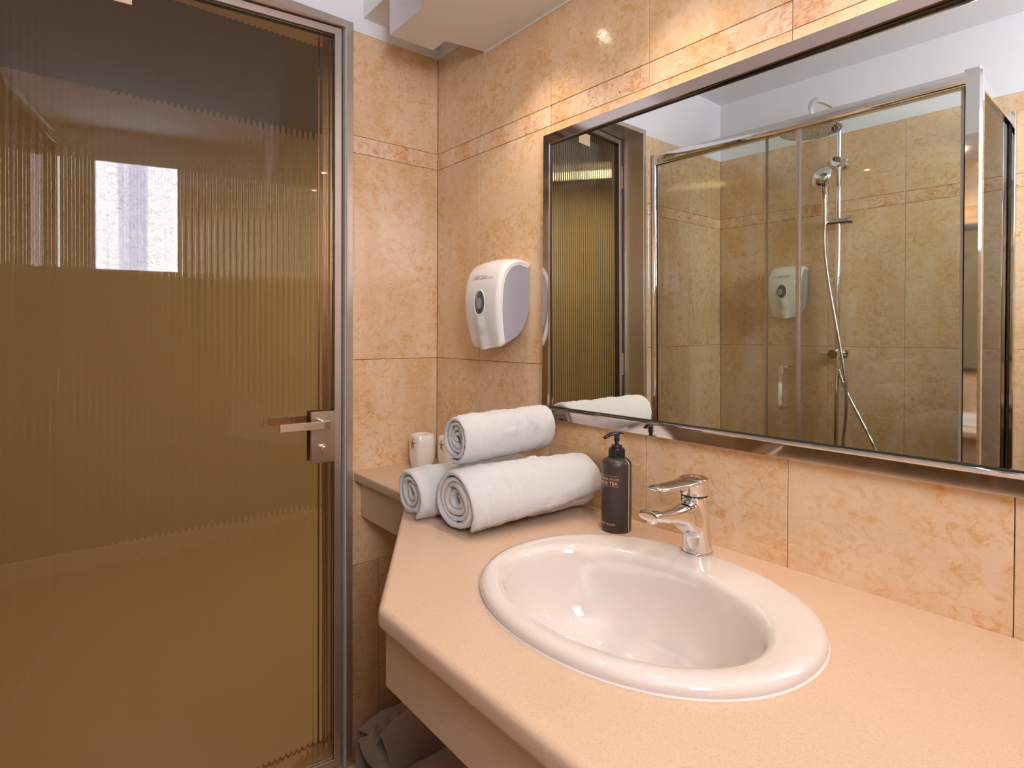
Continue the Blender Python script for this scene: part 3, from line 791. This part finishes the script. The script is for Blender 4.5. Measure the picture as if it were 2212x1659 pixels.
MB().box(.020, .643, SYF+.004, SYF+.010, .118, 1.997).obj('fixed_pane', 'glass', se)
dp = MB().box(.516, SXR-.024, SYF-.012, SYF-.006, .118, 1.997).obj('sliding_pane', 'glass', se)
MB().box(SXR-.003, SXR+.003, YF+.024, SYF-.020, .113, 2.002).obj('side_pane', 'glass', se)
MB().box(.634, .650, SYF+.000, SYF+.014, .118, 1.997).obj('pane_edge_strip', 'alu', se, bevel=.003)
MB().box(.511, .519, SYF-.015, SYF-.003, .118, 1.997).obj('pane_seal', 'seal', dp, bevel=.002)
MB().box(SXR-.034, SXR-.023, SYF-.014, SYF-.004, .118, 1.997).obj('pane_seal', 'seal', dp, bevel=.002)
HX = .590
hh = MB()
hh.box(HX-.008, HX+.008, SYF+.030, SYF+.040, .953, 1.120)
for z in (.962, 1.111): hh.tube([(HX, SYF-.006, z), (HX, SYF+.034, z)], .008, 16)
hh.obj('door_handle', 'chrome', dp, bevel=.0015)
et = MB(); n = 28
ex, ez = .470, 1.935
for r0 in (.010, .006):
    et.loft([[(ex+(r0+dr)*math.cos(2*PI*j/n), SYF-.0056, ez+(r0+dr)*math.sin(2*PI*j/n)) for j in range(n)] for dr in (0, .0008)], cap=False)
et.box(ex-.009, ex+.009, SYF-.0058, SYF-.0055, ez-.018, ez-.0155)
et.obj('etched_stamp', 'grey_print', se)

# ------------------------------------------------------------------ shower column
RX, RY = .588, -1.782
sc_ = empty('shower_column', 'chrome shower column with round rain head inside the shower', 'shower')
pts = curve_pts([(RX-.010, RY, .55), (RX-.004, RY, 1.10), (RX, RY, 1.70), (RX+.002, RY, 2.09), (RX+.002, RY+.006, 2.165), (RX+.002, RY+.045, 2.200), (RX+.002, RY+.11, 2.207), (RX, RY+.19, 2.203), (RX-.002, RY+.250, 2.193), (RX-.004, RY+.284, 2.168), (RX-.004, RY+.292, 2.125), (RX-.004, RY+.292, 2.086)], 120)
MB().tube(pts, .0112, 18).obj('riser_pipe', 'chrome', sc_, angle=60)
HCX, HCY, HCZ = RX-.004, RY+.292, 2.062
rh = MB().lathe([(.113, HCZ-.006), (.1155, HCZ-.002), (.1145, HCZ+.001), (.060, HCZ+.008), (.022, HCZ+.014), (.018, HCZ+.024), (.012, HCZ+.030)], HCX, HCY, 64).obj('rain_head', 'chrome', sc_, angle=50)
nn = MB()
for ri in range(1, 8):
    cnt = ri*6
    for j in range(cnt):
        a = 2*PI*j/cnt+ri*.3; r = ri*.0145
        nn.lathe([(.0022, HCZ-.0062), (.0020, HCZ-.0078)], HCX+r*math.cos(a), HCY+r*math.sin(a), 8)
nn.obj('spray_nozzles', 'rubber', rh); bpy.data.objects['spray_nozzles']['kind'] = 'stuff'
wm = MB(); wm.tube([(RX+.004, YF+.001, 1.985), (RX+.004, YF+.022, 1.985)], .026, 28); wm.tube([(RX+.002, YF+.02, 1.985), (RX, RY+.030, 1.985)], .0215, 28)
wm.obj('wall_mount', 'chrome', sc_, bevel=.001)
sl = MB(); sl.tube([(RX-.062, RY+.004, 1.728), (RX+.040, RY-.004, 1.728)], .0165, 28); sl.tube([(RX+.040, RY-.004, 1.728), (RX+.058, RY-.006, 1.728)], .0190, 28)
sl.obj('slide_bracket', 'chrome', sc_, bevel=.001)
hs = MB()
hp = curve_pts([(RX-.046, RY+.030, 1.715), (RX-.046, RY+.030, 1.79), (RX-.046, RY+.034, 1.84), (RX-.044, RY+.046, 1.885), (RX-.040, RY+.060, 1.915)], 40)
hs.tube(hp, lambda t: .0095+.004*t+.010*max(0, t-.75)/.25, 18)
# tilted round head
hc = Vector((RX-.056, RY+.050, 1.925)); nv = Vector((.30, -.70, -.42)).normalized(); ux = nv.cross(Vector((0, 0, 1))).normalized(); uy = nv.cross(ux)
hs.loft([[hc+nv*d_+(ux*math.cos(2*PI*j/40)+uy*math.sin(2*PI*j/40))*r_ for j in range(40)] for d_, r_ in [(-.030, .010), (-.024, .026), (-.012, .044), (.000, .052), (.006, .0535), (.010, .050)]])
hs.obj('hand_shower', 'chrome', sc_, angle=60)
hm = MB(); hm.tube([(RX+.006, YF+.001, 1.143), (RX+.006, YF+.028, 1.143)], .026, 28); hm.tube([(RX, YF+.026, 1.143), (RX-.004, RY+.050, 1.143)], .021, 28); hm.tube([(RX-.024, RY+.042, 1.143), (RX-.058, RY+.044, 1.144)], .0035, 12)
hm.tube([(RX+.002, RY, 1.120), (RX+.002, RY, 1.082)], .0125, 20)
hm.obj('diverter_valve', 'chrome', sc_, bevel=.0008)
ho = curve_pts([(RX-.046, RY+.030, 1.715), (RX-.045, RY+.032, 1.62), (RX-.028, RY+.04, 1.481), (RX+.006, RY+.05, 1.30), (RX+.026, RY+.05, 1.184), (RX+.047, RY+.05, 1.05), (RX+.051, RY+.045, .952), (RX+.046, RY+.04, .86), (RX+.036, RY+.035, .768), (RX+.03, RY+.04, .60), (RX+.06, RY+.045, .45), (RX+.13, RY+.04, .42), (RX+.19, RY+.03, .52), (RX+.170, RY+.02, .70), (RX+.120, RY+.015, .82), (RX+.058, RY+.01, .942), (RX+.026, RY+.004, 1.01), (RX+.008, RY, 1.06), (RX+.002, RY, 1.085)], 420)
MB().tube(ho, lambda t: .0068+(.0006*math.sin(t*2400) if t > .52 else 0), 12).obj('shower_hose', 'hose', sc_, angle=180)

# ------------------------------------------------------------------ recessed downlights
LZ_ = 2.0598
places = ['above the rolled towels', 'above the left of the basin', 'above the right of the basin', 'over the right end of the counter']
for i, lx in enumerate((.532, .930, 1.330, 1.730)):
    r = empty('recessed_downlight', 'small round recessed downlight in the soffit '+places[i], 'ceiling light', 'downlights in the soffit')
    MB().lathe([(.0405, LZ_), (.0400, LZ_-.003), (.033, LZ_-.0045), (.029, LZ_-.002), (.029, LZ_-.0005)], lx, -.187, 40, cap=False).obj('trim_ring', 'lamp_trim', r)
    MB().lathe([(.0288, LZ_-.0012), (.0001, LZ_-.0012)], lx, -.187, 32, cap=False).obj('reflector_face', 'lamp_trim', r)
    MB().lathe([(.0135, LZ_-.0016), (.011, LZ_-.004), (.0001, LZ_-.0045)], lx, -.187, 24, cap=False).obj('lens', 'lens', r)
    ld = bpy.data.lights.new('downlight_lamp', 'SPOT'); ld.energy = SPOT_W; ld.color = SPOT_COL; ld.spot_size = math.radians(112); ld.spot_blend = .9; ld.shadow_soft_size = .016
    lo = bpy.data.objects.new('downlight_lamp', ld); COL.objects.link(lo); lo.location = (lx, -.187, LZ_-.012); lo.parent = r
    place(r, (lx, -.187, LZ_))
# added corridor lamps, made up to brighten the view through the door glass
for cx_, cy_, pw, lb in ((-1.0, 1.2, HALL_W, 'added fill lamp in the corridor beyond the glass door, on the mirror side'), (-1.3, -2.75, HALL_W*.75, 'added fill lamp at the far end of the corridor beyond the glass door')):
    r = empty('corridor_fill_lamp', lb, 'ceiling light')
    MB().lathe([(.15, 2.549), (.15, 2.52), (.13, 2.505), (.001, 2.50)], cx_, cy_, 32, cap=False).obj('fill_diffuser', M.setdefault('cdiff', mat('corridor_fill_glow', (.9, .85, .7), .5, emit=(1, .85, .6), estr=2)), r)
    ld = bpy.data.lights.new('corridor_fill_light', 'AREA'); ld.energy = pw; ld.color = (1, .86, .62); ld.shape = 'DISK'; ld.size = .28
    lo = bpy.data.objects.new('corridor_fill_light', ld); COL.objects.link(lo); lo.location = (cx_, cy_, 2.49); lo.parent = r
    place(r, (cx_, cy_, 2.5))

# bases of the remaining things
for o_, loc in ((vc, (1.15, -.3, .716)), (ba, (SX, SY, .851)), (fa, (FX, -.103, .868)), (mi, (1.2, 0, 1.042)), (d1, (.3795, 0, 1.208)), (d2, (.372, YF, 1.312)),
                (bt, (BX, BY, .8515)), (c1, (.078, -.1005, .8515)), (c2, (.150, -.046, .8515)), (se, (.58, -1.54, 0)), (sc_, (RX, YF, .55))):
    place(o_, loc)
